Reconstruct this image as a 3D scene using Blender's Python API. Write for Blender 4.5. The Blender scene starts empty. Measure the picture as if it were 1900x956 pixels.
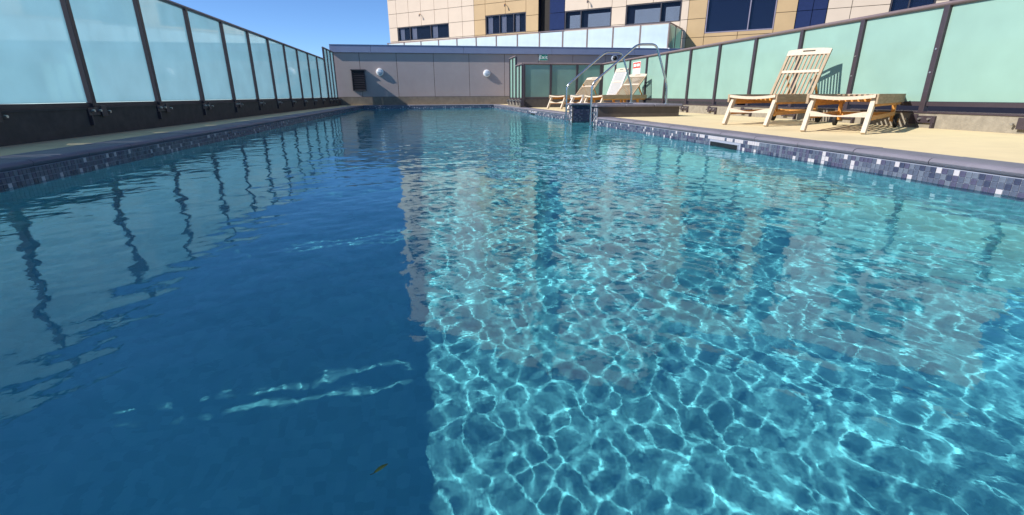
import bpy, math, random
import numpy as np
from mathutils import Vector, Matrix, Euler
rnd = random.Random(7)
S = bpy.context.scene
C = S.collection
R = math.radians

# ------------------------------------------------------------------ camera, sky, sun, exposure
cam = bpy.data.cameras.new('camera'); co = bpy.data.objects.new('camera', cam); C.objects.link(co); S.camera = co
cam.sensor_width = 36; cam.lens = 36*891.1/1900; cam.clip_start = .02; cam.clip_end = 8000
co.location = (0, 0, .5625)
co.rotation_euler = (Matrix.Rotation(-R(9.94), 4, 'Z') @ Matrix.Rotation(R(90-18.68), 4, 'X') @ Matrix.Rotation(-R(.252), 4, 'Z')).to_euler()
SUN = Vector((-1, -.19, .74)).normalized()          # towards the sun: left, a little behind the camera
w = bpy.data.worlds.new('World'); S.world = w; w.use_nodes = True
nt = w.node_tree; bg = nt.nodes['Background']; sky = nt.nodes.new('ShaderNodeTexSky'); sky.sky_type = 'NISHITA'; sky.sun_disc = False
sky.sun_elevation = math.asin(SUN.z); sky.sun_rotation = math.atan2(SUN.x, SUN.y) % (2*math.pi)
sky.air_density = .75; sky.dust_density = 0.0; sky.ozone_density = 7.0; sky.altitude = 1500
hs = nt.nodes.new('ShaderNodeHueSaturation'); hs.inputs['Saturation'].default_value = 1.03; nt.links.new(sky.outputs[0], hs.inputs['Color']); nt.links.new(hs.outputs[0], bg.inputs[0]); bg.inputs[1].default_value = .132
sl = bpy.data.lights.new('sun', 'SUN'); sl.energy = 5.0; sl.angle = R(.4); sl.color = (1, .95, .87); sl.cycles.is_caustics_light = True
so = bpy.data.objects.new('sun', sl); C.objects.link(so); so.rotation_euler = (-SUN).to_track_quat('-Z', 'Y').to_euler()
S.view_settings.view_transform = 'Standard'; S.view_settings.look = 'None'; S.view_settings.exposure = .43; S.view_settings.gamma = 1
S.render.engine = 'CYCLES'
cy = S.cycles; cy.use_denoising = True; cy.use_adaptive_sampling = False
cy.max_bounces = 10; cy.transmission_bounces = 8; cy.transparent_max_bounces = 12; cy.diffuse_bounces = 4; cy.glossy_bounces = 4
cy.caustics_reflective = False; cy.caustics_refractive = True; cy.sample_clamp_indirect = 6

# ------------------------------------------------------------------ tags
def tag(o, label=None, cat=None, group=None, kind=None):
    if label: o['label'] = label
    if cat: o['category'] = cat
    if group: o['group'] = group
    if kind: o['kind'] = kind
    return o
def empty(name, loc=(0, 0, 0), rz=0, label=None, cat=None, group=None):
    o = bpy.data.objects.new(name, None); C.objects.link(o); o.location = loc; o.rotation_euler = (0, 0, rz)
    o.empty_display_size = .1
    return tag(o, label, cat, group)

# ------------------------------------------------------------------ materials
def mat(name, col, rough=.7, spec=.4, metal=0, var=.12, vscale=6, bump=0, bscale=120, grain=None, spots=None, coat=0):
    """principled material: fractal colour variation, optional stretched grain, fine bump, stains"""
    m = bpy.data.materials.new(name); m.use_nodes = True; t = m.node_tree; N = t.nodes; L = t.links
    b = N['Principled BSDF']; b.inputs['Roughness'].default_value = rough; b.inputs['Metallic'].default_value = metal
    b.inputs['Specular IOR Level'].default_value = spec; b.inputs['Coat Weight'].default_value = coat
    tc = N.new('ShaderNodeTexCoord'); mp = N.new('ShaderNodeMapping'); L.new(tc.outputs['Object'], mp.inputs['Vector'])
    if grain: mp.inputs['Scale'].default_value = grain
    n = N.new('ShaderNodeTexNoise'); n.inputs['Scale'].default_value = vscale; n.inputs['Detail'].default_value = 7; n.inputs['Roughness'].default_value = .65
    L.new(mp.outputs[0], n.inputs['Vector'])
    r = N.new('ShaderNodeValToRGB'); e = r.color_ramp.elements
    e[0].position = .3; e[1].position = .7
    e[0].color = (*[c*(1-var) for c in col], 1); e[1].color = (*[min(1, c*(1+var)) for c in col], 1)
    L.new(n.outputs['Fac'], r.inputs['Fac']); out = r.outputs['Color']
    if spots:
        sc, sz, k = spots
        n2 = N.new('ShaderNodeTexNoise'); n2.inputs['Scale'].default_value = sc; n2.inputs['Detail'].default_value = 5
        L.new(tc.outputs['Object'], n2.inputs['Vector'])
        r2 = N.new('ShaderNodeValToRGB'); r2.color_ramp.elements[0].position = sz; r2.color_ramp.elements[1].position = sz+.15
        L.new(n2.outputs['Fac'], r2.inputs['Fac'])
        mx = N.new('ShaderNodeMix'); mx.data_type = 'RGBA'; mx.blend_type = 'MIX'
        mm = N.new('ShaderNodeMath'); mm.operation = 'MULTIPLY'; mm.inputs[1].default_value = .6
        L.new(r2.outputs['Color'], mm.inputs[0]); L.new(mm.outputs[0], mx.inputs['Factor'])
        L.new(out, mx.inputs['A']); mx.inputs['B'].default_value = (*[c*k for c in col], 1); out = mx.outputs['Result']
    L.new(out, b.inputs['Base Color'])
    if bump:
        n3 = N.new('ShaderNodeTexNoise'); n3.inputs['Scale'].default_value = bscale; n3.inputs['Detail'].default_value = 4
        L.new(mp.outputs[0], n3.inputs['Vector']); bp = N.new('ShaderNodeBump'); bp.inputs['Strength'].default_value = bump; bp.inputs['Distance'].default_value = .01
        L.new(n3.outputs['Fac'], bp.inputs['Height']); L.new(bp.outputs[0], b.inputs['Normal'])
    return m

def frosted(name, dif, tra, mixf, gloss=.1, rough=.08, clear=0):
    m = bpy.data.materials.new(name); m.use_nodes = True; t = m.node_tree; N = t.nodes; L = t.links; N.clear()
    o = N.new('ShaderNodeOutputMaterial'); d = N.new('ShaderNodeBsdfDiffuse'); tr = N.new('ShaderNodeBsdfTranslucent'); g = N.new('ShaderNodeBsdfGlossy')
    tc = N.new('ShaderNodeTexCoord'); n = N.new('ShaderNodeTexNoise'); n.inputs['Scale'].default_value = 2.2; n.inputs['Detail'].default_value = 6
    L.new(tc.outputs['Object'], n.inputs['Vector'])
    for sh, c in ((d, dif), (tr, tra)):
        r = N.new('ShaderNodeValToRGB'); r.color_ramp.elements[0].position = .3; r.color_ramp.elements[1].position = .75
        r.color_ramp.elements[0].color = (*[k*.93 for k in c], 1); r.color_ramp.elements[1].color = (*[min(1, k*1.05) for k in c], 1)
        L.new(n.outputs['Fac'], r.inputs['Fac']); L.new(r.outputs[0], sh.inputs['Color'])
    g.inputs['Roughness'].default_value = rough
    m1 = N.new('ShaderNodeMixShader'); m1.inputs[0].default_value = mixf; L.new(d.outputs[0], m1.inputs[1]); L.new(tr.outputs[0], m1.inputs[2])
    lw = N.new('ShaderNodeLayerWeight'); pw = N.new('ShaderNodeMath'); pw.operation = 'POWER'; pw.inputs[1].default_value = 3; L.new(lw.outputs['Facing'], pw.inputs[0])
    f = N.new('ShaderNodeMath'); f.operation = 'MULTIPLY_ADD'; f.inputs[1].default_value = .5; f.inputs[2].default_value = .035; L.new(pw.outputs[0], f.inputs[0])
    mu = N.new('ShaderNodeMath'); mu.operation = 'MULTIPLY'; mu.inputs[1].default_value = gloss; L.new(f.outputs[0], mu.inputs[0])
    m2 = N.new('ShaderNodeMixShader'); L.new(mu.outputs[0], m2.inputs[0]); L.new(m1.outputs[0], m2.inputs[1]); L.new(g.outputs[0], m2.inputs[2])
    if clear:
        tp = N.new('ShaderNodeBsdfTransparent'); tp.inputs[0].default_value = (.85, .97, 1, 1); m3 = N.new('ShaderNodeMixShader'); m3.inputs[0].default_value = clear
        L.new(m2.outputs[0], m3.inputs[1]); L.new(tp.outputs[0], m3.inputs[2]); m2 = m3
    L.new(m2.outputs[0], o.inputs[0]); return m

def window_glass(name, tint, refl=(.55, .58, .68)):
    m = bpy.data.materials.new(name); m.use_nodes = True; t = m.node_tree; N = t.nodes; L = t.links; N.clear()
    o = N.new('ShaderNodeOutputMaterial'); d = N.new('ShaderNodeBsdfTransparent'); d.inputs[0].default_value = (*tint, 1)
    g = N.new('ShaderNodeBsdfGlossy'); g.inputs['Roughness'].default_value = .02; g.inputs['Color'].default_value = (*refl, 1)
    lw = N.new('ShaderNodeLayerWeight'); pw = N.new('ShaderNodeMath'); pw.operation = 'POWER'; pw.inputs[1].default_value = 3; L.new(lw.outputs['Facing'], pw.inputs[0])
    f = N.new('ShaderNodeMath'); f.operation = 'MULTIPLY_ADD'; f.inputs[1].default_value = .5; f.inputs[2].default_value = .035; L.new(pw.outputs[0], f.inputs[0])
    tc = N.new('ShaderNodeTexCoord'); n = N.new('ShaderNodeTexNoise'); n.inputs['Scale'].default_value = .8; L.new(tc.outputs['Object'], n.inputs['Vector'])
    bp = N.new('ShaderNodeBump'); bp.inputs['Strength'].default_value = .05; bp.inputs['Distance'].default_value = .02; L.new(n.outputs['Fac'], bp.inputs['Height']); L.new(bp.outputs[0], g.inputs['Normal'])
    mx = N.new('ShaderNodeMixShader'); L.new(f.outputs[0], mx.inputs[0]); L.new(d.outputs[0], mx.inputs[1]); L.new(g.outputs[0], mx.inputs[2]); L.new(mx.outputs[0], o.inputs[0]); return m

M = {}
M['deck'] = mat('cream_deck', (.71, .58, .35), .85, .2, var=.06, vscale=3, bump=.25, bscale=220, spots=(1.3, .56, .80))
M['coping'] = mat('slate_coping', (.17, .162, .198), .55, .35, var=.16, vscale=9, bump=.3, bscale=160, grain=(1, .35, 1), spots=(14, .62, 1.25))
M['grout'] = mat('pool_grout', (.27, .30, .38), .8, .2, var=.1)
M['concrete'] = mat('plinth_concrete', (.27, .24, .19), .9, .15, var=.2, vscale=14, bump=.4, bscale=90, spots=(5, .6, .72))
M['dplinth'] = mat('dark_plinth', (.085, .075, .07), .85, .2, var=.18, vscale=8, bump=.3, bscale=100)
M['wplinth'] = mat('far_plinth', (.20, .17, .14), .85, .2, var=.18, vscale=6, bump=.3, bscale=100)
M['steel'] = mat('bronze_steel', (.05, .038, .046), .42, .5, var=.12, vscale=20)
M['rail'] = mat('bronze_rail', (.17, .13, .135), .38, .5, var=.1, vscale=15)
M['bolt'] = mat('bright_bolt', (.6, .58, .55), .3, .5, metal=.8)
M['chrome'] = mat('brushed_stainless', (.55, .57, .60), .22, .5, metal=1, var=.06, vscale=30)
M['frostL'] = frosted('frosted_blue_green_glass', (.30, .42, .50), (.385, .58, .65), .84, 1.3, .04, .12)
M['frostR'] = frosted('frosted_green_glass', (.33, .51, .435), (.5, .8, .72), .25, .8, .06)
M['frostB'] = frosted('frosted_white_glass', (.62, .74, .78), (.8, .9, .92), .3, .9, .05)
M['frostD'] = frosted('frosted_grey_green_glass', (.27, .40, .38), (.5, .78, .72), .5, .9, .05)
M['panel'] = mat('grey_cladding', (.38, .315, .305), .55, .35, var=.05, vscale=1.5, bump=.04, bscale=60)
M['joint'] = mat('dark_joint', (.03, .028, .03), .9, .1)
M['fascia'] = mat('parapet_flashing', (.20, .235, .36), .4, .5, var=.06, vscale=2)
M['beige'] = mat('beige_cladding', (.56, .46, .365), .6, .3, var=.045, vscale=.9, bump=.03, bscale=40, spots=(.7, .62, .93))
M['gold'] = mat('gold_cladding', (.44, .305, .16), .5, .4, var=.07, vscale=.9, bump=.03, bscale=40)
M['dark'] = mat('dark_recess', (.02, .016, .014), .7, .3)
M['bluepanel'] = mat('blue_glass_panel', (.015, .022, .075), .15, .35, var=.1)
M['winframe'] = mat('window_frame', (.045, .04, .05), .4, .5)
M['winframel'] = mat('mauve_window_frame', (.22, .20, .27), .4, .5)
M['pane'] = window_glass('window_pane', (.72, .78, .88))
M['pane2'] = window_glass('dark_window_pane', (.74, .78, .84), (.36, .35, .36))
M['room'] = mat('dark_room', (.018, .02, .035), .9, .1)
M['blind'] = mat('white_blind', (.62, .62, .62), .7, .2, var=.04)
M['curtain'] = mat('pale_curtain', (.42, .38, .40), .9, .1, var=.15, vscale=8, grain=(9, 9, 1))
M['white'] = mat('white_paint', (.8, .8, .8), .45, .4, var=.03)
M['lens'] = mat('frosted_lens', (.46, .52, .60), .25, .5, var=.04)
M['black'] = mat('black_plastic', (.015, .015, .017), .4, .4)
M['green'] = mat('exit_green', (.02, .26, .17), .4, .4, var=.05)
M['red'] = mat('sign_red', (.62, .10, .07), .5, .3, var=.05)
M['wood'] = mat('weathered_teak', (.38, .285, .19), .75, .2, var=.26, vscale=5, bump=.25, bscale=30, grain=(1.2, 9, 9))
M['woodp'] = mat('sun_brightened_teak', (.74, .71, .68), .7, .2, var=.06, vscale=5, grain=(1.2, 9, 9))  # paler wood for one lounger: brightness of facing the sun put into colour
M['woodw'] = mat('bleached_teak', (.58, .49, .385), .7, .2, var=.1, vscale=5, bump=.2, bscale=30, grain=(1.2, 9, 9))
M['teak'] = mat('sheltered_bounce_teak', (.60, .28, .07), .6, .3, var=.28, vscale=6, bump=.2, bscale=30, grain=(1.2, 9, 9))  # orange holds warm deck bounce on the undersides besides the sheltered wood colour
M['rubber'] = mat('wheel_rubber', (.02, .02, .02), .7, .3)
M['stone'] = mat('brown_stone', (.085, .068, .058), .5, .4, var=.2, vscale=7, bump=.2, bscale=90)
M['leaf'] = mat('olive_leaf', (.018, .04, .012), .5, .3, var=.3, vscale=60)
M['ground'] = mat('city_ground', (.12, .12, .11), .9, .1, var=.3, vscale=.01)
M['podium'] = mat('podium_concrete', (.3, .29, .27), .9, .1, var=.1, vscale=.6)
TILES = [mat('tile_slate_blue', (.088, .103, .152), .22, .5, var=.15, vscale=30), mat('tile_navy', (.045, .052, .095), .22, .5, var=.2, vscale=30),
         mat('tile_violet', (.078, .075, .13), .22, .5, var=.2, vscale=30), mat('tile_grey_blue', (.13, .15, .20), .22, .5, var=.15, vscale=30),
         mat('tile_pale', (.50, .47, .50), .25, .5, var=.08, vscale=30)]

def floor_mat():
    m = bpy.data.materials.new('pool_mosaic'); m.use_nodes = True; t = m.node_tree; N = t.nodes; L = t.links
    b = N['Principled BSDF']; b.inputs['Roughness'].default_value = .6; b.inputs['Specular IOR Level'].default_value = 0
    tc = N.new('ShaderNodeTexCoord')
    v = N.new('ShaderNodeVectorMath'); v.operation = 'SNAP'; v.inputs[1].default_value = (.037, .037, .037); L.new(tc.outputs['Object'], v.inputs[0])
    wn = N.new('ShaderNodeTexWhiteNoise'); L.new(v.outputs[0], wn.inputs['Vector'])
    r = N.new('ShaderNodeValToRGB'); e = r.color_ramp.elements; e[0].color = (.26, .67, .69, 1); e[1].color = (.33, .78, .79, 1)
    x = e.new(.5); x.color = (.29, .73, .75, 1)
    L.new(wn.outputs['Value'], r.inputs['Fac'])
    n = N.new('ShaderNodeTexNoise'); n.inputs['Scale'].default_value = 1.1; n.inputs['Detail'].default_value = 6; L.new(tc.outputs['Object'], n.inputs['Vector'])
    mr = N.new('ShaderNodeMapRange'); mr.inputs['To Min'].default_value = .8; mr.inputs['To Max'].default_value = 1.15; L.new(n.outputs['Fac'], mr.inputs['Value'])
    mx = N.new('ShaderNodeVectorMath'); mx.operation = 'SCALE'; L.new(r.outputs[0], mx.inputs[0]); L.new(mr.outputs[0], mx.inputs['Scale'])
    L.new(mx.outputs[0], b.inputs['Base Color']); return m
M['floor'] = floor_mat()

def water_mat():
    m = bpy.data.materials.new('pool_water'); m.use_nodes = True; t = m.node_tree; t.nodes.clear()
    g = t.nodes.new('ShaderNodeBsdfGlass'); g.inputs['Roughness'].default_value = 0; g.inputs['IOR'].default_value = 1.365
    g.inputs['Color'].default_value = (.69, .925, .99, 1)
    o = t.nodes.new('ShaderNodeOutputMaterial'); t.links.new(g.outputs[0], o.inputs[0])
    tc = t.nodes.new('ShaderNodeTexCoord'); n = t.nodes.new('ShaderNodeTexNoise'); n.inputs['Scale'].default_value = 14; n.inputs['Detail'].default_value = 3; n.inputs['Roughness'].default_value = .5
    t.links.new(tc.outputs['Object'], n.inputs['Vector']); bp = t.nodes.new('ShaderNodeBump'); bp.inputs['Strength'].default_value = 1; bp.inputs['Distance'].default_value = .0010
    t.links.new(n.outputs['Fac'], bp.inputs['Height']); t.links.new(bp.outputs[0], g.inputs['Normal']); return m
M['water'] = water_mat()

# ------------------------------------------------------------------ mesh builder
class MB:
    def __init__(s): s.v = []; s.f = []; s.m = []
    def add(s, vs, fs, mi=0, T=None):
        o = len(s.v)
        for p in vs:
            p = Vector(p); s.v.append(tuple(T @ p if T is not None else p))
        for f in fs: s.f.append(tuple(i+o for i in f)); s.m.append(mi)
        return s
    def box(s, x0, x1, y0, y1, z0, z1, mi=0, T=None):
        return s.add([(x0,y0,z0),(x1,y0,z0),(x1,y1,z0),(x0,y1,z0),(x0,y0,z1),(x1,y0,z1),(x1,y1,z1),(x0,y1,z1)],
                     [(0,3,2,1),(4,5,6,7),(0,1,5,4),(1,2,6,5),(2,3,7,6),(3,0,4,7)], mi, T)
    def prism(s, pts, z0, z1, mi=0, T=None):
        n = len(pts)
        return s.add([(x, y, z0) for x, y in pts]+[(x, y, z1) for x, y in pts],
                     [tuple(range(n-1, -1, -1)), tuple(range(n, 2*n))]+[(i, (i+1) % n, n+(i+1) % n, n+i) for i in range(n)], mi, T)
    def bar(s, a, b, w, h, mi=0, up=(0, 0, 1)):
        """rectangular bar from a to b"""
        a = Vector(a); b = Vector(b); d = (b-a); l = d.length; d.normalize(); u = Vector(up); x = d.cross(u); x.normalize(); u2 = x.cross(d)
        vs = []
        for p in (a, b):
            for sx, sy in ((-1, -1), (1, -1), (1, 1), (-1, 1)): vs.append(p+x*(sx*w/2)+u2*(sy*h/2))
        return s.add(vs, [(3,2,1,0),(4,5,6,7),(0,1,5,4),(1,2,6,5),(2,3,7,6),(3,0,4,7)], mi)
    def tube(s, path, r, n=10, mi=0, sx=1, sy=1):
        P = [Vector(p) for p in path]; vs = []; fs = []
        for i, p in enumerate(P):
            d = (P[min(i+1, len(P)-1)]-P[max(i-1, 0)]).normalized()
            a = Vector((0, 0, 1)) if abs(d.z) < .95 else Vector((1, 0, 0)); x = d.cross(a).normalized(); y = x.cross(d)
            rr = r[i] if isinstance(r, (list, tuple)) else r
            for k in range(n):
                t = 2*math.pi*k/n; vs.append(p+x*math.cos(t)*rr*sx+y*math.sin(t)*rr*sy)
        for i in range(len(P)-1):
            for k in range(n): fs.append((i*n+k, i*n+(k+1) % n, (i+1)*n+(k+1) % n, (i+1)*n+k))
        fs.append(tuple(range(n-1, -1, -1))); fs.append(tuple((len(P)-1)*n+k for k in range(n)))
        return s.add(vs, fs, mi)
    def cyl(s, c, axis, r, h, n=20, mi=0): 
        c = Vector(c); a = Vector(axis).normalized(); return s.tube([c-a*h/2, c+a*h/2], r, n, mi)
    def mesh(s, name, mats, smooth=False):
        me = bpy.data.meshes.new(name); me.from_pydata(s.v, [], s.f)
        for m in (mats if isinstance(mats, (list, tuple)) else [mats]): me.materials.append(m)
        if any(s.m): me.polygons.foreach_set('material_index', s.m)
        if smooth: 
            me.polygons.foreach_set('use_smooth', [True]*len(me.polygons)); me.set_sharp_from_angle(angle=R(40))
        me.validate(); me.update(); return me
    def build(s, name, mats, parent=None, bevel=0, smooth=False, loc=None):
        o = bpy.data.objects.new(name, s.mesh(name, mats, smooth)); C.objects.link(o)
        if parent: o.parent = parent
        if loc: o.location = loc
        if bevel:
            b = o.modifiers.new('bevel', 'BEVEL'); b.width = bevel; b.segments = 2; b.limit_method = 'ANGLE'
        return o
def link(name, me, parent, loc=(0, 0, 0), rz=0):
    o = bpy.data.objects.new(name, me); C.objects.link(o); o.parent = parent; o.location = loc; o.rotation_euler = (0, 0, rz); return o
def smoothpath(pts, r=.12, n=6):
    P = [Vector(p) for p in pts]; out = [P[0]]
    for i in range(1, len(P)-1):
        a = (P[i-1]-P[i]); b = (P[i+1]-P[i]); q = min(r, a.length/2.1, b.length/2.1); a = P[i]+a.normalized()*q; b = P[i]+b.normalized()*q
        for k in range(n+1):
            t = k/n; out.append(a*(1-t)**2+P[i]*2*t*(1-t)+b*t*t)
    return out+[P[-1]]
def copy_tree(o, parent=None):
    c = o.copy(); C.objects.link(c); c.parent = parent
    for ch in list(o.children): copy_tree(ch, c)
    return c

# ------------------------------------------------------------------ dimensions (metres; z = 0 is the water)
XL, XR, YN, YF = -2.7, 3.3, -1.5, 23.6
DEPTH = 1.45; ZD = .155
RY0, RY1, RX = 9.45, 10.9, 4.75        # stair recess in the right bank

# ------------------------------------------------------------------ water
def waves(X, Y):
    g = np.random.default_rng(11); Z = np.zeros_like(X); N = 110
    for i in range(N):
        lam = math.exp(g.uniform(math.log(.045), math.log(1.0))); k = 2*math.pi/lam; th = g.uniform(0, 2*math.pi)
        sl = math.sqrt(2/N)*1.5*(.0236*math.exp(-(math.log(lam/.114))**2/(2*.48**2))+.016*math.exp(-(math.log(lam/.5))**2/(2*.4**2)))
        Z += sl/k*np.sin(k*(X*math.cos(th)+Y*math.sin(th))+g.uniform(0, 2*math.pi))
    return Z
def water_grid(xs, ys):
    X, Y = np.meshgrid(xs, ys); Z = waves(X, Y); ny, nx = X.shape
    v = np.stack([X, Y, Z], -1).reshape(-1, 3); i = np.arange(ny*nx).reshape(ny, nx)
    q = np.stack([i[:-1, :-1], i[:-1, 1:], i[1:, 1:], i[1:, :-1]], -1).reshape(-1, 4); return v, q
v1, q1 = water_grid(np.concatenate([np.linspace(XL-1.3, XL, 60)[:-1], np.linspace(XL, XR, 460)]), np.concatenate([np.arange(YN, 8, .013), np.arange(8, YF, .026), [YF]]))  # unseen water strip added under the left deck so refracted sun reaches the floor
v2, q2 = water_grid(np.linspace(XR, RX, 50), np.linspace(RY0, RY1, 50))
v = np.concatenate([v1, v2]).astype(np.float32); q = np.concatenate([q1, q2+len(v1)])
me = bpy.data.meshes.new('water'); me.vertices.add(len(v)); me.vertices.foreach_set('co', v.ravel())
me.loops.add(q.size); me.loops.foreach_set('vertex_index', q.ravel().astype(np.int32))
me.polygons.add(len(q)); me.polygons.foreach_set('loop_start', np.arange(0, q.size, 4, dtype=np.int32))
me.polygons.foreach_set('use_smooth', np.ones(len(q), bool)); me.update(calc_edges=True); me.materials.append(M['water'])
wo = bpy.data.objects.new('water', me); C.objects.link(wo); wo['kind'] = 'structure'; wo.cycles.is_caustics_caster = True

# ------------------------------------------------------------------ pool shell, deck, ground
def struct(o): o['kind'] = 'structure'; return o
def receiver(o): o.cycles.is_caustics_receiver = True; return o
struct(MB().add([(-3000,-3000,-32),(3000,-3000,-32),(3000,3000,-32),(-3000,3000,-32)], [(0,1,2,3)]).build('ground', M['ground']))
struct(MB().box(-4.6, 9.5, -5, 24.34, -32, -1.9).build('podium', M['podium']))
b = MB().box(XL-.4, XR+.3, YN-.4, YF+.4, -DEPTH-.1, -DEPTH)
receiver(struct(b.build('pool_floor', M['floor'])))
b = MB().box(XR+.301, RX, RY0, RY1, -.75, -.7).box(4.0, RX, RY0, RY1, -.699, -.42).box(4.4, RX, RY0, RY1, -.419, -.15)
receiver(struct(b.build('pool_steps', M['floor'])))
CT = .105
ex = [M['grout'], M['floor']]
def shell(x0, x1, y0, y1):
    return MB().box(x0, x1, y0, y1, -DEPTH, -.13, 1).box(x0, x1, y0, y1, -.1299, CT, 0)
wall_left = receiver(struct(shell(XL-.35, XL, YN, YF).build('pool_wall', ex)))
b = shell(XR, XR+.26, YN, 9.2); b.box(XR, XR+.26, 11.15, YF, -DEPTH, -.13, 1).box(XR, XR+.26, 11.15, YF, -.1299, CT, 0).box(XR, XR+.3, RY0, RY1, -DEPTH+.001, -.7, 1)
wall_right = receiver(struct(b.build('pool_wall', ex)))
wall_far = receiver(struct(shell(XL-.35, XR+.26, YF, YF+.35).build('pool_wall', ex)))
wall_near = receiver(struct(shell(XL-.35, XR+.26, YN-.35, YN).build('pool_wall', ex)))
# deck: cream concrete on all sides, in one sheet with the stair recess left out
b = MB().box(-4.3, XL-.352, -4.5, 24.3, -1.89, ZD-.006).box(XR+.262, 7.4, -4.5, 9.195, -1.89, ZD-.006).box(XR+.262, 7.4, 11.155, 24.3, -1.89, ZD-.006)
b.box(4.985, 7.4, 9.195, 11.155, -1.89, ZD-.006).box(XL-.352, XR+.262, YF+.352, 24.3, -1.89, ZD-.006).box(XL-.352, XR+.262, -4.5, YN-.352, -1.89, ZD-.006)
struct(b.build('pool_deck', M['deck']))

# coping stones (bullnose toward the water) : parts of the coping
def coping_mesh(name, L, Wd, seed):
    pr = [(Wd, 0), (Wd, .052), (.03, .052), (.012, .049), (-.004, .040), (-.012, .027), (-.006, .010), (.006, .001)]   # x away from the water, z
    b = MB(); n = len(pr); vs = [(x, y, z) for y in (.003, L-.003) for x, z in pr]
    b.add(vs, [tuple(range(n)), tuple(range(2*n-1, n-1, -1))]+[(i, n+i, n+(i+1) % n, (i+1) % n) for i in range(n)])
    return b.mesh(name, M['coping'], True)
coping = bpy.data.objects.new('pool_coping', None); C.objects.link(coping); coping['kind'] = 'structure'
cmL = coping_mesh('coping_stone', .6, .352, 1); cmR = coping_mesh('coping_stone', .6, .26, 2)
y = YN
while y < YF-.01:
    o = link('coping_stone', cmL, coping, (XL, y+.6, CT), math.pi); o.location.z += rnd.uniform(-.0015, .0015)
    y += .6
y = YN
while y < YF-.3:
    if y+.6 <= 9.21 or y >= 11.14:
        o = link('coping_stone', cmR, coping, (XR, y, CT)); o.location.z += rnd.uniform(-.0015, .0015); y += .6
    elif y < 9.2:
        o = link('coping_stone', cmR, coping, (XR, y, CT)); o.scale = (1, (9.2-y)/.6, 1); y = 11.15
for x in np.arange(XL, XR-.1, .6): link('coping_stone', cmL, coping, (x, YF, CT), 0).rotation_euler = (0, 0, 0)
for o in list(coping.children)[-10:]:
    x = o.location.x; o.rotation_euler = (0, 0, math.pi/2); o.location = (x+.6, YF, CT)
for x in np.arange(XL, XR-.1, .6): link('coping_stone', cmL, coping, (x, YN, CT), -math.pi/2)

# waterline mosaic: real tiles; the largest in view as single parts, the rest joined
TS = .037; TG = .0035; TP = .004
def pick():
    r = rnd.random()
    return 4 if r < .07 else 3 if r < .25 else 2 if r < .45 else 1 if r < .62 else 0
def tile_box(b, side, u, z, mi, h=TS-TG):
    a, c = u, u+TS-TG
    if side == 'R': b.box(XR-TP, XR+.001, a, c, z, z+h, mi)
    elif side == 'L': b.box(XL-.001, XL+TP, a, c, z, z+h, mi)
    else: b.box(a, c, YF-TP, YF+.001, z, z+h, mi)
ROWS = [-.0435-TS, -.0435, -.0065, .0305, .0675]
single = {}
for side in 'RL':
    for mi in range(5):
        b = MB(); tile_box(b, side, 0, 0, mi); me = b.mesh('mosaic_tile', TILES); single[side, mi] = me
def tiles(side, u0, u1, parent, near, skip=()):
    b = MB(); n = int((u1-u0)/TS)
    for k in range(n):
        u = u0+k*TS
        for j, z in enumerate(ROWS):
            if any(s0 < u+TS and u < s1 and z > -.03 and z < .045 for s0, s1 in skip): continue
            mi = pick()
            if any(s0-.3 < u+TS and u < s1+.35 and z > .04 for s0, s1 in skip) and rnd.random() < .6: mi = 4
            if near and near[0] <= u < near[1]: link('mosaic_tile', single[side, mi], parent, (0, u, z))
            else: tile_box(b, side, u, z, mi)
    o = b.build('mosaic_tile', TILES, parent); o['kind'] = 'stuff'; return o
tiles('R', YN, 9.2, wall_right, (2.05, 4.2), ((4.75, 5.29),))
tiles('R', 11.15, YF, wall_right, None, ((14.65, 15.3),))
tiles('L', YN, YF, wall_left, (3.3, 5.5))
tiles('F', XL, XR, wall_far, None)
# skimmer mouths
for y0, y1, lb in ((4.75, 5.29, 'long dark skimmer mouth in the mosaic tiles below the two front loungers'), (14.65, 15.3, 'small dark skimmer mouth in the far mosaic beyond the ladder rails')):
    t = empty('skimmer', (XR, y0, -.03), 0, lb, 'pool skimmer', 'skimmer mouths in the right pool wall')
    L = y1-y0
    b = MB().box(-.008, .001, 0, L, .072, .078).box(-.008, .001, 0, .008, 0, .072).box(-.008, .001, L-.008, L, 0, .072); b.build('frame', M['grout'], t)
    MB().box(-.003, .002, .008, L-.008, 0, .072).build('flap', M['black'], t)

# ------------------------------------------------------------------ low wall round the entry steps
t = empty('step_wall', (4.1, 10.2, ZD), 0, 'low brown stone wall with slate cap around the pool entry steps', 'low wall')
T0 = Matrix.Translation((-4.1, -10.2, -ZD))
def wall_piece(x0, x1, y0, y1, name='wall'):
    b = MB(); b.box(x0, x1, y0, y1, -1.44, .335, 0, T0); o = b.build(name, M['stone'], t); receiver(o); return o
wall_piece(XR+.002, 4.98, 9.2, RY0); wall_piece(XR+.002, 4.98, RY1, 11.15); wall_piece(RX, 4.979, RY0+.001, RY1-.001)
def cap(x0, x1, y0, y1):
    b = MB(); b.box(x0, x1, y0, y1, .336, .385, 0, T0); b.build('cap_stone', M['coping'], t, bevel=.014)
for x0, x1 in ((3.26, 3.85), (3.855, 4.44), (4.445, 5.03)):
    cap(x0, x1, 9.165, 9.48); cap(x0, x1, 10.87, 11.185)
cap(4.72, 5.03, 9.485, 10.17); cap(4.72, 5.03, 10.175, 10.865)
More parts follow.
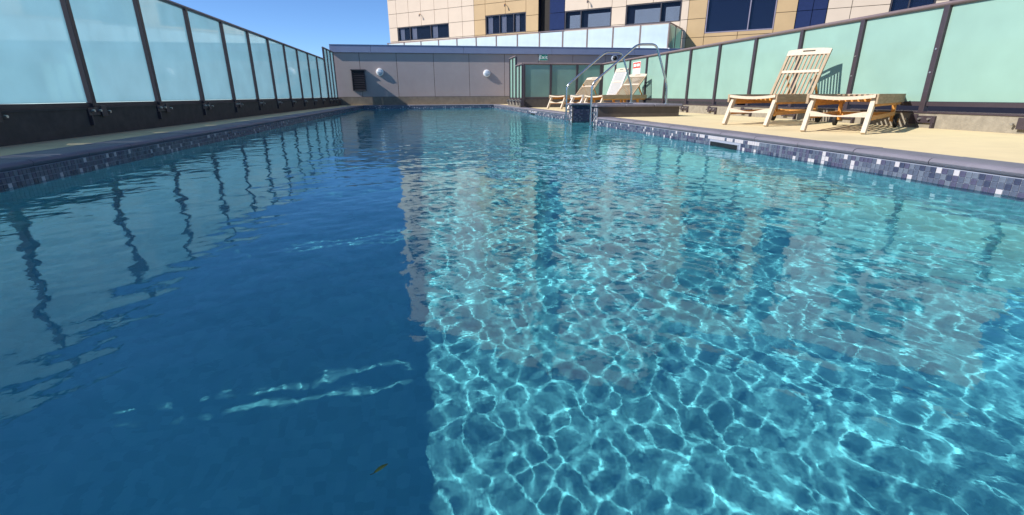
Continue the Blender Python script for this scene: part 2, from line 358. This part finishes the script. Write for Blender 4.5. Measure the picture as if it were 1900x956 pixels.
# pale tiled pier ends and blue tiled lining of the recess
def lining(fx, rows, cols, name, pal):
    b = MB()
    for i in range(cols):
        for j in range(rows): fx(b, i*TS, -.08+j*TS, pal())
    o = b.build(name, TILES, t); o['kind'] = 'stuff'
darkp = lambda: rnd.choice([1, 1, 1, 2, 1, 0, 1, 1, 1])
palep = lambda: rnd.choice([3, 3, 4, 3, 0, 4])
def fB(b, u, z, m): b.box(RX-TP, RX+.001, RY0+u, RY0+u+TS-TG, z, z+TS-TG, m, T0)
lining(fB, 11, 39, 'mosaic_lining', darkp)
def fF(b, u, z, m): b.box(XR+.03+u, XR+.03+u+TS-TG, RY1-TP, RY1+.001, z, z+TS-TG, m, T0)
lining(fF, 11, 38, 'mosaic_lining', darkp)
def fP(y0):
    def f(b, u, z, m): b.box(XR-TP+.002, XR+.003, y0+u, y0+u+TS-TG, z, z+TS-TG, m, T0)
    return f
lining(fP(9.205), 11, 6, 'pier_mosaic', palep); lining(fP(10.905), 11, 6, 'pier_mosaic', palep)

# ------------------------------------------------------------------ handrails
def handrail(y, label):
    t = empty('handrail', (3.2, y, 0), 0, label, 'handrail', 'bent steel rails over the entry steps')
    p = smoothpath([(0, 0, -.75), (0, 0, .76), (.86, 0, 1.46), (1.24, 0, 1.465), (1.53, 0, .74), (1.55, 0, .386)], .10)
    MB().tube(p, .021, 12).build('rail_tube', M['chrome'], t, smooth=True)
    MB().cyl((1.55, 0, .391), (0, 0, 1), .05, .012).build('base_flange', M['chrome'], t, smooth=True)
    for z in (.24, .06): MB().tube([(0, 0, z), (.12, 0, z)], .014, 8).build('wall_anchor', M['chrome'], t, smooth=True)
    return t
handrail(9.32, 'nearer bent stainless handrail on the front wall of the pool entry')
handrail(11.03, 'farther bent stainless handrail behind the blue tiled entry steps')

# ------------------------------------------------------------------ glass fences
def fence(name, label, axis, X, ys, zg, zt, side, gap, glass, plinth_top, heights=None, brackets=True, rail=True, wbar=.07, bolts=()):
    """fence along y (axis 'y') at x = X, or along x at y = X. side = +1/-1 : the direction (normal) in which the pool lies"""
    t = empty(name, (X, ys[0], plinth_top) if axis == 'y' else (ys[0], X, plinth_top), 0, label, 'fence')
    o0 = Vector(t.location)
    def P(a, n, z):      # along, normal(toward pool), height -> local
        p = Vector((X+n*side, a, z)) if axis == 'y' else Vector((a, X+n*side, z)); return p-o0
    def bx(b, a0, a1, n0, n1, z0, z1):
        p = P(a0, n0, z0); q = P(a1, n1, z1); return b.box(min(p.x, q.x), max(p.x, q.x), min(p.y, q.y), max(p.y, q.y), z0-o0.z, z1-o0.z)
    for i, a in enumerate(ys):
        h = zt if heights is None else heights[i]
        po = bx(MB(), a-wbar/2, a+wbar/2, -.025, .045, plinth_top-.07, h-.02).build('post', M['steel'], t, bevel=.004)
        if i in bolts:
            for z in (zg+.35, zg+.62):
                MB().cyl(P(a, .048, z), (side, 0, 0) if axis == 'y' else (0, side, 0), .011, .008, 10).build('bolt', M['bolt'], po)
        if brackets:
            b = MB(); bx(b, a-.26, a+.05, .0, .11, plinth_top-.135, plinth_top-.05); bx(b, a-.26, a-.235, .0, .13, plinth_top-.24, plinth_top-.136); bx(b, a-.05, a+.05, .111, .125, plinth_top-.15, plinth_top-.03)
            br = b.build('bracket', M['steel'], t, bevel=.003)
            for da, dz in ((-.20, -.085), (-.08, -.085), (.09, -.10)):
                MB().cyl(P(a+da, .125, plinth_top+dz), (side, 0, 0) if axis == 'y' else (0, side, 0), .014, .03, 10).build('bolt', M['bolt'], br)
    for i in range(len(ys)-1):
        h = zt if heights is None else min(heights[i], heights[i+1])
        g = gap+wbar/2; a0 = ys[i]+g; a1 = ys[i+1]-g
        bx(MB(), a0, a1, -.006, .006, zg+.005, h-.055).build('glass_panel', glass, t)
    # bottom channel and top rail
    bx(MB(), ys[0]-.04, ys[-1]+.04, -.03, .02, zg-.05, zg).build('bottom_channel', M['steel'], t)
    if rail:
        i = 0
        while i < len(ys)-1:
            h = zt if heights is None else heights[i]; j = i
            while j+1 < len(ys) and (heights is None or abs(heights[j+1]-h) < .01): j += 1
            if j > i: MB().tube([P(ys[i]-.04, .01, h-.03), P(ys[j]+.04, .01, h-.03)], .032, 12, sx=1.3, sy=.95).build('top_rail', M['rail'], t, smooth=True)
            i = max(j, i+1)
    return t, P
LY = [-4.2, -2.7, -1.3, .1, 1.41, 2.76, 3.95, 5.08]+[6.6+1.5*k for k in range(0, 11)]
fence('glass_fence', 'long fence of frosted blue glass in dark posts on the shaded left side', 'y', -3.79, LY, .50, 1.98, 1, .025, M['frostL'], .5)
fence('glass_fence', 'short taller frosted glass fence in the far left corner beside the grey wall', 'y', -3.80, [21.75, 22.45, 23.2, 23.95], .50, 2.42, 1, .012, M['frostL'], .5)
RYs = [17.2-1.2*k for k in range(19)][::-1]
fence('glass_fence', 'long fence of green frosted glass on the sunlit right side behind the loungers', 'y', 6.3, [5.41-1.2*k for k in range(8, 0, -1)]+[5.41+1.18*k for k in range(0, 11)], .46, 1.61, -1, .004, M['frostR'], .345, bolts=(6, 7, 8, 9))
fence('glass_fence', 'grey green glass fence facing the pool behind the rear loungers', 'x', 17.24, [3.47, 4.41, 5.35, 6.22], .49, 1.6, -1, .004, M['frostD'], .46, brackets=False)
fence('glass_fence', 'narrow stepped glass fence running back toward the exit sign wall', 'y', 3.44, [17.30, 17.85, 18.45], .47, 1.6, -1, .004, M['frostR'], .46)
fence('glass_fence', 'taller narrow glass fence step nearest the grey wall', 'y', 3.44, [18.52, 19.15, 19.8], .47, 1.93, -1, .004, M['frostR'], .46)

def plinth(label, x0, x1, y0, y1, z1, m, capm=None, name='plinth_wall'):
    cx, cyy = (x0+x1)/2, (y0+y1)/2
    t = empty(name, (cx, cyy, ZD-.006), 0, label, 'low wall')
    T = Matrix.Translation((-cx, -cyy, -(ZD-.006)))
    MB().box(x0, x1, y0, y1, ZD-.0055, z1-.02, 0, T).build('wall', m, t)
    MB().box(x0-.01, x1+.01, y0-.002, y1+.002, z1-.0195, z1, 0, T).build('cap', capm or m, t)
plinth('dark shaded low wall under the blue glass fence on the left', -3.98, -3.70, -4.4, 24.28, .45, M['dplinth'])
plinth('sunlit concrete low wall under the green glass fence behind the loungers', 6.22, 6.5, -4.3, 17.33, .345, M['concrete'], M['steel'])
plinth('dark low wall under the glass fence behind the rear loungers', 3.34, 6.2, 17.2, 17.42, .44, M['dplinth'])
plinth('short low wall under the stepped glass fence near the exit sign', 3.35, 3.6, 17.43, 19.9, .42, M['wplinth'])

# ------------------------------------------------------------------ low grey building behind the pool
WY = 24.35
t = empty('low_building', (4, WY, 0), 0, 'low flat roofed grey panelled building across the far end of the pool', 'building')
T = Matrix.Translation((-4, -WY, 0))
MB().prism([(-3.86, WY), (16.4, WY), (12.0, 28.1), (-1.9, 39.6), (-3.86, 39.6)], -1.8, 2.68, 0, T).build('wall', M['joint'], t)
MB().prism([(-3.85, WY+.01), (16.3, WY+.01), (12.0, 28.0), (-1.9, 39.5), (-3.85, 39.5)], 2.6805, 2.70, 0, T).build('roof', M['panel'], t)
xe = [-3.855, -2.72, -1.08, .60, 2.25, 3.94, 5.59, 7.31, 8.98, 10.65, 12.3, 13.95, 15.6, 16.4]
for a, c in zip(xe[:-1], xe[1:]):
    MB().box(a+.009, c-.009, WY-.035, WY-.002, .515, 2.40, 0, T).build('cladding_panel', M['panel'], t, bevel=.003)
MB().box(-3.855, 16.4, WY-.075, WY-.002, .02, .505, 0, T).build('plinth', M['wplinth'], t)
fe = [-3.95, -2.18, 2.0, 6.23, 10.42, 14.6, 16.5]
for a, c in zip(fe[:-1], fe[1:]):
    b = MB().box(a+.005, c-.005, WY-.13, WY-.001, 2.41, 2.715, 0, T); b.box(a+.005, c-.005, WY-.145, WY+.25, 2.716, 2.738, 0, T)
    b.build('fascia', M['fascia'], t)
MB().box(-3.95, -3.865, WY+.002, 39.6, 2.41, 2.715, 0, T).build('fascia', M['fascia'], t)
for k in range(9): MB().box(-3.895, -3.862, WY+.02+k*1.65, WY+.02+k*1.65+1.63, .1, 2.40, 0, T).build('cladding_panel', M['panel'], t)

# wall lights
for x, z, lb in ((-1.86, 1.59, 'round white wall light on the grey wall beside the louvre vent'), (3.08, 1.55, 'round white wall light on the grey wall near the exit sign')):
    t = empty('wall_light', (x, WY-.036, z), 0, lb, 'wall light', 'round wall lights')
    b = MB().tube([(0, 0, 0), (0, -.05, 0), (0, -.075, 0), (0, -.085, 0)], [.165, .165, .155, .13], 28); b.build('housing', M['white'], t, smooth=True)
    MB().tube([(0, -.0855, 0), (0, -.105, 0), (0, -.115, 0)], [.125, .105, .05], 24).build('lens', M['lens'], t, smooth=True)
    MB().box(-.1, .1, -.122, -.112, -.008, .008).build('guard_bar', M['white'], t)
# louvre vent
t = empty('louvre_vent', (-2.82, WY-.036, .78), 0, 'dark slatted louvre vent on the grey wall in the far left corner', 'vent')
b = MB().box(-.30, -.27, -.09, 0, 0, .88).box(.27, .30, -.09, 0, 0, .88).box(-.33, .33, -.12, 0, .881, .92).box(-.269, .269, -.09, 0, 0, .03)
b.build('frame', M['winframe'], t); MB().box(-.268, .268, -.012, -.001, .031, .88).build('backing', M['black'], t)
sm = MB().add([(-.268, -.085, .0), (.268, -.085, .0), (.268, -.02, .045), (-.268, -.02, .045), (-.268, -.085, .007), (.268, -.085, .007), (.268, -.02, .052), (-.268, -.02, .052)],
              [(0,3,2,1),(4,5,6,7),(0,1,5,4),(1,2,6,5),(2,3,7,6),(3,0,4,7)]).mesh('slat', M['winframe'])
for k in range(11): link('slat', sm, t, (0, 0, .04+k*.075))
# exit sign
def text(name, body, size, loc, rot, m, parent, ext=.002):
    cu = bpy.data.curves.new(name, 'FONT'); cu.body = body; cu.size = size; cu.extrude = ext; cu.align_x = 'CENTER'; cu.align_y = 'CENTER'; cu.resolution_u = 3; cu.offset = .002; cu.space_character = 1.12
    o = bpy.data.objects.new(name, cu); C.objects.link(o)
    dg = bpy.context.evaluated_depsgraph_get(); me = bpy.data.meshes.new_from_object(o.evaluated_get(dg)); bpy.data.objects.remove(o)
    me.materials.clear(); me.materials.append(m); o = bpy.data.objects.new(name, me); C.objects.link(o); o.parent = parent; o.location = loc; o.rotation_euler = rot; return o
t = empty('exit_sign', (5.82, WY-.036, 2.13), 0, 'small green exit sign high on the grey wall above the glass fence', 'sign')
MB().box(-.21, .21, -.07, 0, 0, .29).build('housing', M['lens'], t, bevel=.006)
MB().box(-.195, .195, -.076, -.0705, .02, .27).build('face', M['green'], t)
text('lettering', 'Exit', .23, (0, -.078, .145), (R(90), 0, 0), M['white'], t)
# dome camera
t = empty('security_camera', (9.42, WY-.036, 2.27), 0, 'small dome security camera under the parapet of the grey wall', 'camera')
MB().tube([(0, 0, 0), (0, -.05, 0), (0, -.09, 0)], [.17, .17, .13], 24).build('mount', M['lens'], t, smooth=True)
MB().tube([(0, -.091, 0), (0, -.13, 0), (0, -.17, 0), (0, -.185, 0)], [.11, .10, .06, .01], 20).build('dome', M['black'], t, smooth=True)

# ------------------------------------------------------------------ tower and balcony (facade turned 40 degrees to the pool)
tv = Vector((-.76614, .64268, 0)); nv = Vector((-.64268, -.76614, 0))     # along the facade to the left, out of the facade
FC = nv*-29.5
ang = math.atan2(-tv.y, -tv.x)             # local +x = along the facade to the right (s = -x), local -y = outward
def TW(s, out=0, z=0): return FC+tv*s+nv*out+Vector((0, 0, z))
tower = empty('apartment_tower', TW(0), ang, 'tall beige and gold panelled apartment tower rising behind the pool', 'building')
# local: x = -s, y = -out
def tb(s0, s1, o0, o1, z0, z1, m, name, parent=tower, bevel=0):
    return MB().box(-max(s0, s1), -min(s0, s1), -max(o0, o1), -min(o0, o1), z0, z1).build(name, m, parent, bevel=bevel)
PZ = .915; Z0 = 2.545; TOP = Z0+PZ*18
SR = -9.6
ROWN = lambda s: 18 if s > 6.2 else 12
TOPR = Z0+PZ*12
b = MB().box(-27.49, -15.07, .0, 12, -1.8, TOP).box(-14.3, -6.07, .0, 12, -1.8, TOP).box(-6.07, -SR, .0, 12, -1.8, TOPR).box(-15.07, -14.3, 1.5, 12, -1.8, TOP)
b.build('wall', M['joint'], tower)
MB().box(-27.55, -6.05, -.05, 12.05, TOP+.001, TOP+.35).build('parapet', M['gold'], tower); MB().box(-6.045, -SR+.05, -.05, 12.05, TOPR+.001, TOPR+.35).build('parapet', M['gold'], tower)
tb(15.066, 14.304, -1.49, -.3, -1.7, TOP-.01, M['dark'], 'recess_panel')
# windows: (s left, s right, z bottom, z top, mullion s list, inside kind, frame)
WIN = [(26.65, 22.0, Z0+PZ*2, Z0+PZ*3, (25.5, 23.6), 'curtain', 'winframe'), (18.98, 15.96, Z0+PZ*2, 5.51, (17.9, 16.85), 'curtain', 'winframe'),
       (13.28, 10.36, Z0+PZ*2-.05, 5.33, (12.25,), 'blind', 'winframe'), (9.5, 6.46, Z0+PZ*2-.05, 5.35, (7.55,), 'blind', 'winframe'),
       (5.13, 1.88, 3.64, 5.9, (3.06,), '', 'winframel'), (-2.73, -4.32, 3.9, 5.35, (-3.4,), '', 'winframe'), (-4.78, -6.7, 3.9, 5.35, (-5.7,), '', 'winframe')]
COLS = [(27.49, 26.70, 'beige'), (26.70, 25.55, 'beige'), (25.55, 24.4, 'beige'), (24.4, 23.2, 'beige'), (23.2, 22.0, 'beige'), (22.0, 20.85, 'beige'), (20.85, 19.88, 'beige'),
        (19.88, 18.99, 'gold'), (18.99, 17.45, 'gold'), (17.45, 15.95, 'gold'), (15.95, 15.07, 'gold'),
        (14.30, 13.29, 'bluepanel'), (13.29, 11.8, 'beige'), (11.8, 10.35, 'beige'), (10.35, 9.51, 'beige'), (9.51, 8.0, 'beige'), (8.0, 6.45, 'beige'), (6.45, 6.07, 'beige'),
        (6.07, 5.14, 'gold'), (5.14, 3.5, 'gold'), (3.5, 1.87, 'gold'), (1.87, .96, 'gold'), (.95, .30, 'bluepanel'), (.30, -.30, 'bluepanel'),
        (-.31, -1.26, 'beige'), (-1.26, -2.72, 'beige'), (-2.72, -4.32, 'beige'), (-4.32, -4.78, 'beige'), (-4.78, -6.7, 'beige'), (-6.7, -8.1, 'beige'), (-8.1, SR, 'beige')]
G = .012
ZS = 3*PZ
allwin = []
for w_ in WIN:
    for k in range(0, 6):
        if w_[3]+k*ZS < (TOP if w_[0] > 6.2 else TOPR)-.2: allwin.append((w_[0], w_[1], w_[2]+k*ZS, w_[3]+k*ZS))
upper = {'beige': MB(), 'gold': MB(), 'bluepanel': MB()}
for s0, s1, mk in COLS:
    for r in range(ROWN((s0+s1)/2)):
        z0, z1 = Z0+r*PZ, Z0+(r+1)*PZ
        segs = [(z0, z1)]
        for a, c, wz0, wz1 in allwin:
            if a > s1+.03 and c < s0-.03:
                ns = []
                for p, q_ in segs:
                    if wz1 <= p or wz0 >= q_: ns.append((p, q_))
                    else:
                        if wz0-p > .03: ns.append((p, wz0))
                        if q_-wz1 > .03: ns.append((wz1, q_))
                segs = ns
        for p, q_ in segs:
            if z1 < 7.3:
                o = tb(s0-G, s1+G, .002, .05, p+G, q_-G, M[mk], 'cladding_panel')
            else: upper[mk].box(-s0+G, -s1-G, -.05, -.002, p+G, q_-G)
for k, b in upper.items():
    o = b.build('cladding_panel', M[k], tower); o['kind'] = 'stuff'
# right hand end face panels are out of sight; left end face
b = MB()
for r in range(18):
    for k in range(8): b.box(-27.545, -27.492, .03+k*1.45, .03+k*1.45+1.42, Z0+r*PZ+G, Z0+(r+1)*PZ-G)
o = b.build('cladding_panel', M['beige'], tower); o['kind'] = 'stuff'
def window(s0, s1, z0, z1, mul, inside, fm, detail=True):
    fr = MB(); f = .05
    x0, x1 = -s0, -s1
    fr.box(x0, x1, -.03, .12, z0, z0+f).box(x0, x1, -.03, .12, z1-f, z1).box(x0, x0+f, -.03, .12, z0+f+.001, z1-f-.001).box(x1-f, x1, -.03, .12, z0+f+.001, z1-f-.001)
    for s in mul: fr.box(-s-f/2, -s+f/2, -.028, .12, z0+f+.001, z1-f-.001)
    wf = fr.build('window', M[fm], tower)
    edges = [x0+f]+[-s for s in mul]+[x1-f]
    for a, c in zip(edges[:-1], edges[1:]): MB().box(a+f/2, c-f/2, .02, .028, z0+f, z1-f).build('pane', M['pane' if fm == 'winframel' or s0 < 0 else 'pane2'], wf)
    if not detail: return
    if inside == 'blind':
        for a, c in zip(edges[:-1], edges[1:]):
            b = MB(); wd = c-a; aa = a+wd*.22+.03
            for k in range(int((z1-z0-.3)/.05)): b.add([(aa, .07, z0+.06+k*.05), (c-.05, .07, z0+.06+k*.05), (c-.05, .09, z0+.1+k*.05), (aa, .09, z0+.1+k*.05)], [(0,1,2,3)])
            b.build('blind', M['blind'], wf)
    if inside == 'curtain':
        for a, c in zip(edges[:-1], edges[1:]):
            n = 14; wd = min(.45, (c-a)*.35); aa = a+.08 if rnd.random() < .6 else c-.08-wd
            vs = []
            for k in range(n): vs += [(aa+wd*k/(n-1), .09+.012*math.sin(k*1.9), z) for z in (z0+.05, z1-.06)]
            MB().add(vs, [(2*k, 2*k+2, 2*k+3, 2*k+1) for k in range(n-1)]).build('curtain', M['curtain'], wf)
# window pockets: dark rooms just behind each window (part of the window as its reveal)
for w_ in WIN:
    for k in range(0, 6):
        if w_[3]+k*ZS < (TOP if w_[0] > 6.2 else TOPR)-.2:
            a = (w_[0], w_[1], w_[2]+k*ZS, w_[3]+k*ZS, w_[4], w_[5], w_[6])
            window(*a, detail=(k == 0))
for p in list(tower.children):
    if p.name.startswith('wall'): p.data.materials.clear(); p.data.materials.append(M['room'])
# push the wall back 12 cm so windows have depth
for p in list(tower.children):
    if p.name.startswith('wall'): p.location = (0, .13, 0)
# facade spotlights
for s, z, lb in ((24.45, 6.0, 'tiny hooked spotlight on the beige panels at the left of the tower'), (17.45, 6.05, 'tiny hooked spotlight on the gold panels above a window'), (11.85, 5.78, 'tiny hooked spotlight above the two blinded windows')):
    t = empty('facade_spotlight', TW(s, .051, z), ang, lb, 'spotlight', 'small spotlights on the tower')
    MB().tube([(0, 0, 0), (.02, -.12, .03), (.06, -.2, -.02)], .018, 8).build('arm', M['teak'], t, smooth=True)
    MB().tube([(.06, -.2, -.02), (.09, -.23, -.14)], [.03, .05], 10).build('head', M['steel'], t, smooth=True)
# balcony balustrade on the roof of the low building
t = empty('balcony_balustrade', nv*-26.5+tv*6.3+Vector((0, 0, 2.70)), ang, 'long whitish glass balustrade on the roof in front of the tower', 'balustrade')
SP = 1.435; NB = 13
pm = MB().box(-.03, .03, -.03, .03, .06, 1.19).mesh('post', M['rail']); gm = MB().box(.045, SP-.045, -.006, .006, .07, 1.16).mesh('glass_panel', M['frostB'])
for k in range(NB+1):
    link('post', pm, t, (-k*SP, 0, 0))
    if k: link('glass_panel', gm, t, (-k*SP, 0, 0))
MB().box(-NB*SP-.05, .05, -.045, .045, 1.191, 1.235).build('top_rail', M['rail'], t)
for k in (1, 2):
    link('post', pm, t, (0, k*1.42, 0)); 
gm2 = MB().box(.045, 1.42-.045, -.006, .006, .07, 1.16).mesh('glass_panel', M['frostD'])
for k in (0, 1): link('glass_panel', gm2, t, (0, k*1.42, 0), math.pi/2)
MB().box(-.045, .045, .046, 2.9, 1.191, 1.235).build('top_rail', M['rail'], t)
MB().box(-NB*SP-.2, .12, -.12, 2.95, .002, .055).build('slab_edge', M['white'], t)

# ------------------------------------------------------------------ sign on the green fence
t = empty('pool_rules_sign', (6.288, 14.37, .80), 0, 'white rules sign with red header on the green glass fence behind loungers', 'sign')
MB().box(-.004, .0, -.27, .27, .0, .68).build('board', M['white'], t)
MB().box(-.007, -.0045, -.255, .255, .50, .665).build('header', M['red'], t)
b = MB()
for k, (a, c) in enumerate(((-.2, -.03), (.02, .2))): b.box(-.009, -.0075, a, c, .55, .62)
b.build('header_mark', M['white'], t)

# ------------------------------------------------------------------ loungers
def lounger(back_deg, seat_m, top_m):
    t = empty('sun_lounger')
    W = .34; H = .41; HX = 1.18
    nb = 9; pitch = (2*W-.09)/nb; sw = pitch*.6
    def sag(y): return -.028*(1-(y/W)**2)
    for sy in (-1, 1):
        b = MB(); b.box(.0, 1.78, min(sy*W, sy*(W-.028)), max(sy*W, sy*(W-.02)), H-.105, H); b.build('side_rail', seat_m, t, bevel=.005); MB().box(.06, 1.73, min(sy*(W-.0205), sy*(W-.036)), max(sy*(W-.0205), sy*(W-.036)), H-.13, H-.03).build('inner_rail', M['teak'], t)
    def apron(x0, x1, m, name, zt=0, zb=-.075):
        b = MB(); n = 12; vs = []
        for x in (x0, x1):
            for k in range(n+1):
                y = -W+.029+(2*W-.058)*k/n; vs += [(x, y, H+sag(y)+zb+.01), (x, y, H+sag(y)+zt)]
        m0 = 2*(n+1); fs = []
        for k in range(n):
            a = 2*k; fs += [(a, a+1, a+3, a+2), (m0+a, m0+a+2, m0+a+3, m0+a+1), (a+1, m0+a+1, m0+a+3, a+3), (a, a+2, m0+a+2, m0+a)]
        fs += [(0, m0, m0+1, 1), (2*n, 2*n+1, m0+2*n+1, m0+2*n)]
        return MB().add(vs, fs).build(name, m, t)
    apron(0, .055, M['woodw'], 'foot_rail', 0, -.045)
    apron(.60, .64, M['teak'], 'cross_rail', -.02, -.07); apron(HX-.03, HX+.01, M['teak'], 'cross_rail', -.02, -.07); apron(1.74, 1.775, M['teak'], 'cross_rail', -.005, -.09)
    for k in range(nb):
        y = -W+.045+pitch*(k+.5); MB().box(.057, HX-.01, y-sw/2, y+sw/2, H+sag(y)-.019, H+sag(y)-.001).build('seat_slat', seat_m, t)
    # legs
    for sy in (-1, 1):
        y = sy*(W-.05)
        MB().bar((-.10, y, 0), (.10, y, H-.03), .045, .075, up=(1, 0, 0)).build('leg', top_m if top_m != M['wood'] else M['woodw'], t, bevel=.006)
        MB().bar((1.50, y, .08), (1.42, y, H-.03), .04, .07, up=(1, 0, 0)).build('leg', M['teak'], t, bevel=.006)
        wl = MB().cyl((1.52, sy*(W-.005), .085), (0, 1, 0), .085, .035, 18).build('wheel', M['rubber'], t, smooth=True)
        MB().cyl((1.52, sy*(W+.015), .085), (0, 1, 0), .025, .012, 12).build('hub', M['teak'], wl)
        MB().bar((.05, sy*(W-.035), .16), (1.46, sy*(W-.035), .17), .02, .045).build('lower_rail', M['teak'], t)
    b = MB(); n = 12; vs = []
    for x in (-.03, -.005):
        for k in range(n+1):
            y = (-W+.06)+(2*W-.12)*k/n; c = abs(2*k/n-1); vs += [(x, y, .17), (x, y, .205+.022*math.cos(c*math.pi*1.0)*-1)]
    m0 = 2*(n+1); fs = []
    for k in range(n):
        a = 2*k; fs += [(a, a+1, a+3, a+2), (m0+a, m0+a+2, m0+a+3, m0+a+1), (a+1, m0+a+1, m0+a+3, a+3), (a, a+2, m0+a+2, m0+a)]
    b.add(vs, fs).build('stretcher', M['woodw'], t)
    MB().bar((1.48, -W+.06, .16), (1.48, W-.06, .16), .03, .05).build('stretcher', M['teak'], t)
    # backrest, hinged at HX
    bl = .80; bk = empty('backrest'); bk.parent = t; bk.location = (HX+.02, 0, H-.005); bk.rotation_euler = (0, -R(back_deg), 0)
    Wb = W-.035
    for sy in (-1, 1): MB().box(0, bl-.1, min(sy*Wb, sy*(Wb-.04)), max(sy*Wb, sy*(Wb-.04)), -.03, 0).build('stile', top_m, bk, bevel=.004)
    # top rail, arched, with a hand slot
    b = MB(); n = 14; vs = []
    def arch(y): return bl-.02+.025*(1-(y/Wb)**2)
    ys_ = [-Wb+2*Wb*k/n for k in range(n+1)]
    def strip(xa, xb, k0, k1):
        vs = []; m_ = k1-k0+1
        for z in (-.03, .003):
            for k in range(k0, k1+1): vs += [(xa(ys_[k]), ys_[k], z), (xb(ys_[k]), ys_[k], z)]
        h = 2*m_; fs = []
        for k in range(m_-1):
            a = 2*k; fs += [(a, a+2, a+3, a+1), (h+a, h+a+1, h+a+3, h+a+2), (a, h+a, h+a+2, a+2), (a+1, a+3, h+a+3, h+a+1)]
        fs += [(0, 1, h+1, h), (2*m_-2, h+2*m_-2, h+2*m_-1, 2*m_-1)]
        b.add(vs, fs)
    strip(lambda y: bl-.11, lambda y: bl-.055, 0, n); strip(lambda y: bl-.0549, lambda y: bl-.03, 0, 5); strip(lambda y: bl-.0549, lambda y: bl-.03, 9, n); strip(lambda y: bl-.0299, arch, 0, n)
    b.build('head_rail', M['woodw'], bk)
    MB().box(bl*.47, bl*.47+.045, -Wb+.041, Wb-.041, -.027, .004).build('mid_rail', M['woodw'], bk)
    p2 = (2*Wb-.09)/nb; s2 = p2*.46
    for k in range(nb):
        y = -Wb+.045+p2*(k+.5); MB().box(.0, bl-.112, y-s2/2, y+s2/2, -.02, -.002).build('back_slat', top_m, bk)
    MB().box(-.02, .025, -Wb+.041, Wb-.041, -.05, -.022).build('pivot_rail', M['teak'], bk)
    if back_deg > 10:
        a = R(back_deg); px, pz = HX+.02+.45*math.cos(a), H+.45*math.sin(a)-.02
        for sy in (-1, 1): MB().bar((px, sy*.2, pz-.02), (px+.25, sy*.2, H-.06), .02, .035).build('prop', M['teak'], t)
        MB().bar((px+.25, -W+.03, H-.07), (px+.25, W-.03, H-.07), .03, .03).build('prop_rail', M['teak'], t)
    return t
ZG = ZD-.005
def put(o, x, y, deg, label): 
    o.location = (x, y, ZG); o.rotation_euler = (0, 0, R(deg)); tag(o, label, 'sun lounger', 'wooden sun loungers on the right deck')
put(lounger(0, M['wood'], M['wood']), 4.53, 4.85, 35, 'nearest wooden sun lounger lying flat, with its slatted back folded down')
l2 = lounger(56, M['wood'], M['wood'])
put(l2, 4.44, 6.26, 29, 'large wooden sun lounger with raised back behind the flat one at front')
l3 = copy_tree(l2); put(l3, 4.12, 15.3, 31, 'rearmost wooden lounger with raised back in front of the grey green glass')
for ch in l3.children:
    if ch.name.startswith('backrest'): ch.rotation_euler = (0, -R(44), 0)
l4 = lounger(44, M['wood'], M['wood']); put(l4, 4.42, 12.75, 27, 'wooden lounger with raised back below the white sign, just behind the entry wall')
l5 = lounger(68, M['woodp'], M['woodp']); put(l5, 4.33, 13.95, 12, 'pale sun-brightened lounger with steep back between two darker rear loungers')

# ------------------------------------------------------------------ floating leaf
lf = empty('floating_leaf', (-.10, .64, float(waves(np.array([-.10]), np.array([.64]))[0])+.0015), R(40), 'small olive green leaf floating on the dark shaded water', 'leaf')
vs = []; n = 8
for k in range(n+1):
    u = k/n; wd = .0036*math.sin(math.pi*u)**.8+.0002; x = -.014+.028*u; z = .0015*math.sin(u*3)
    vs += [(x, -wd, z+.001), (x, 0, z), (x, wd, z+.001)]
fs = []
for k in range(n): a = 3*k; fs += [(a, a+3, a+4, a+1), (a+1, a+4, a+5, a+2)]
MB().add(vs, fs).build('blade', M['leaf'], lf); MB().tube([(-.014, 0, .001), (-.019, .001, .0015)], .0006, 6).build('stem', M['leaf'], lf)
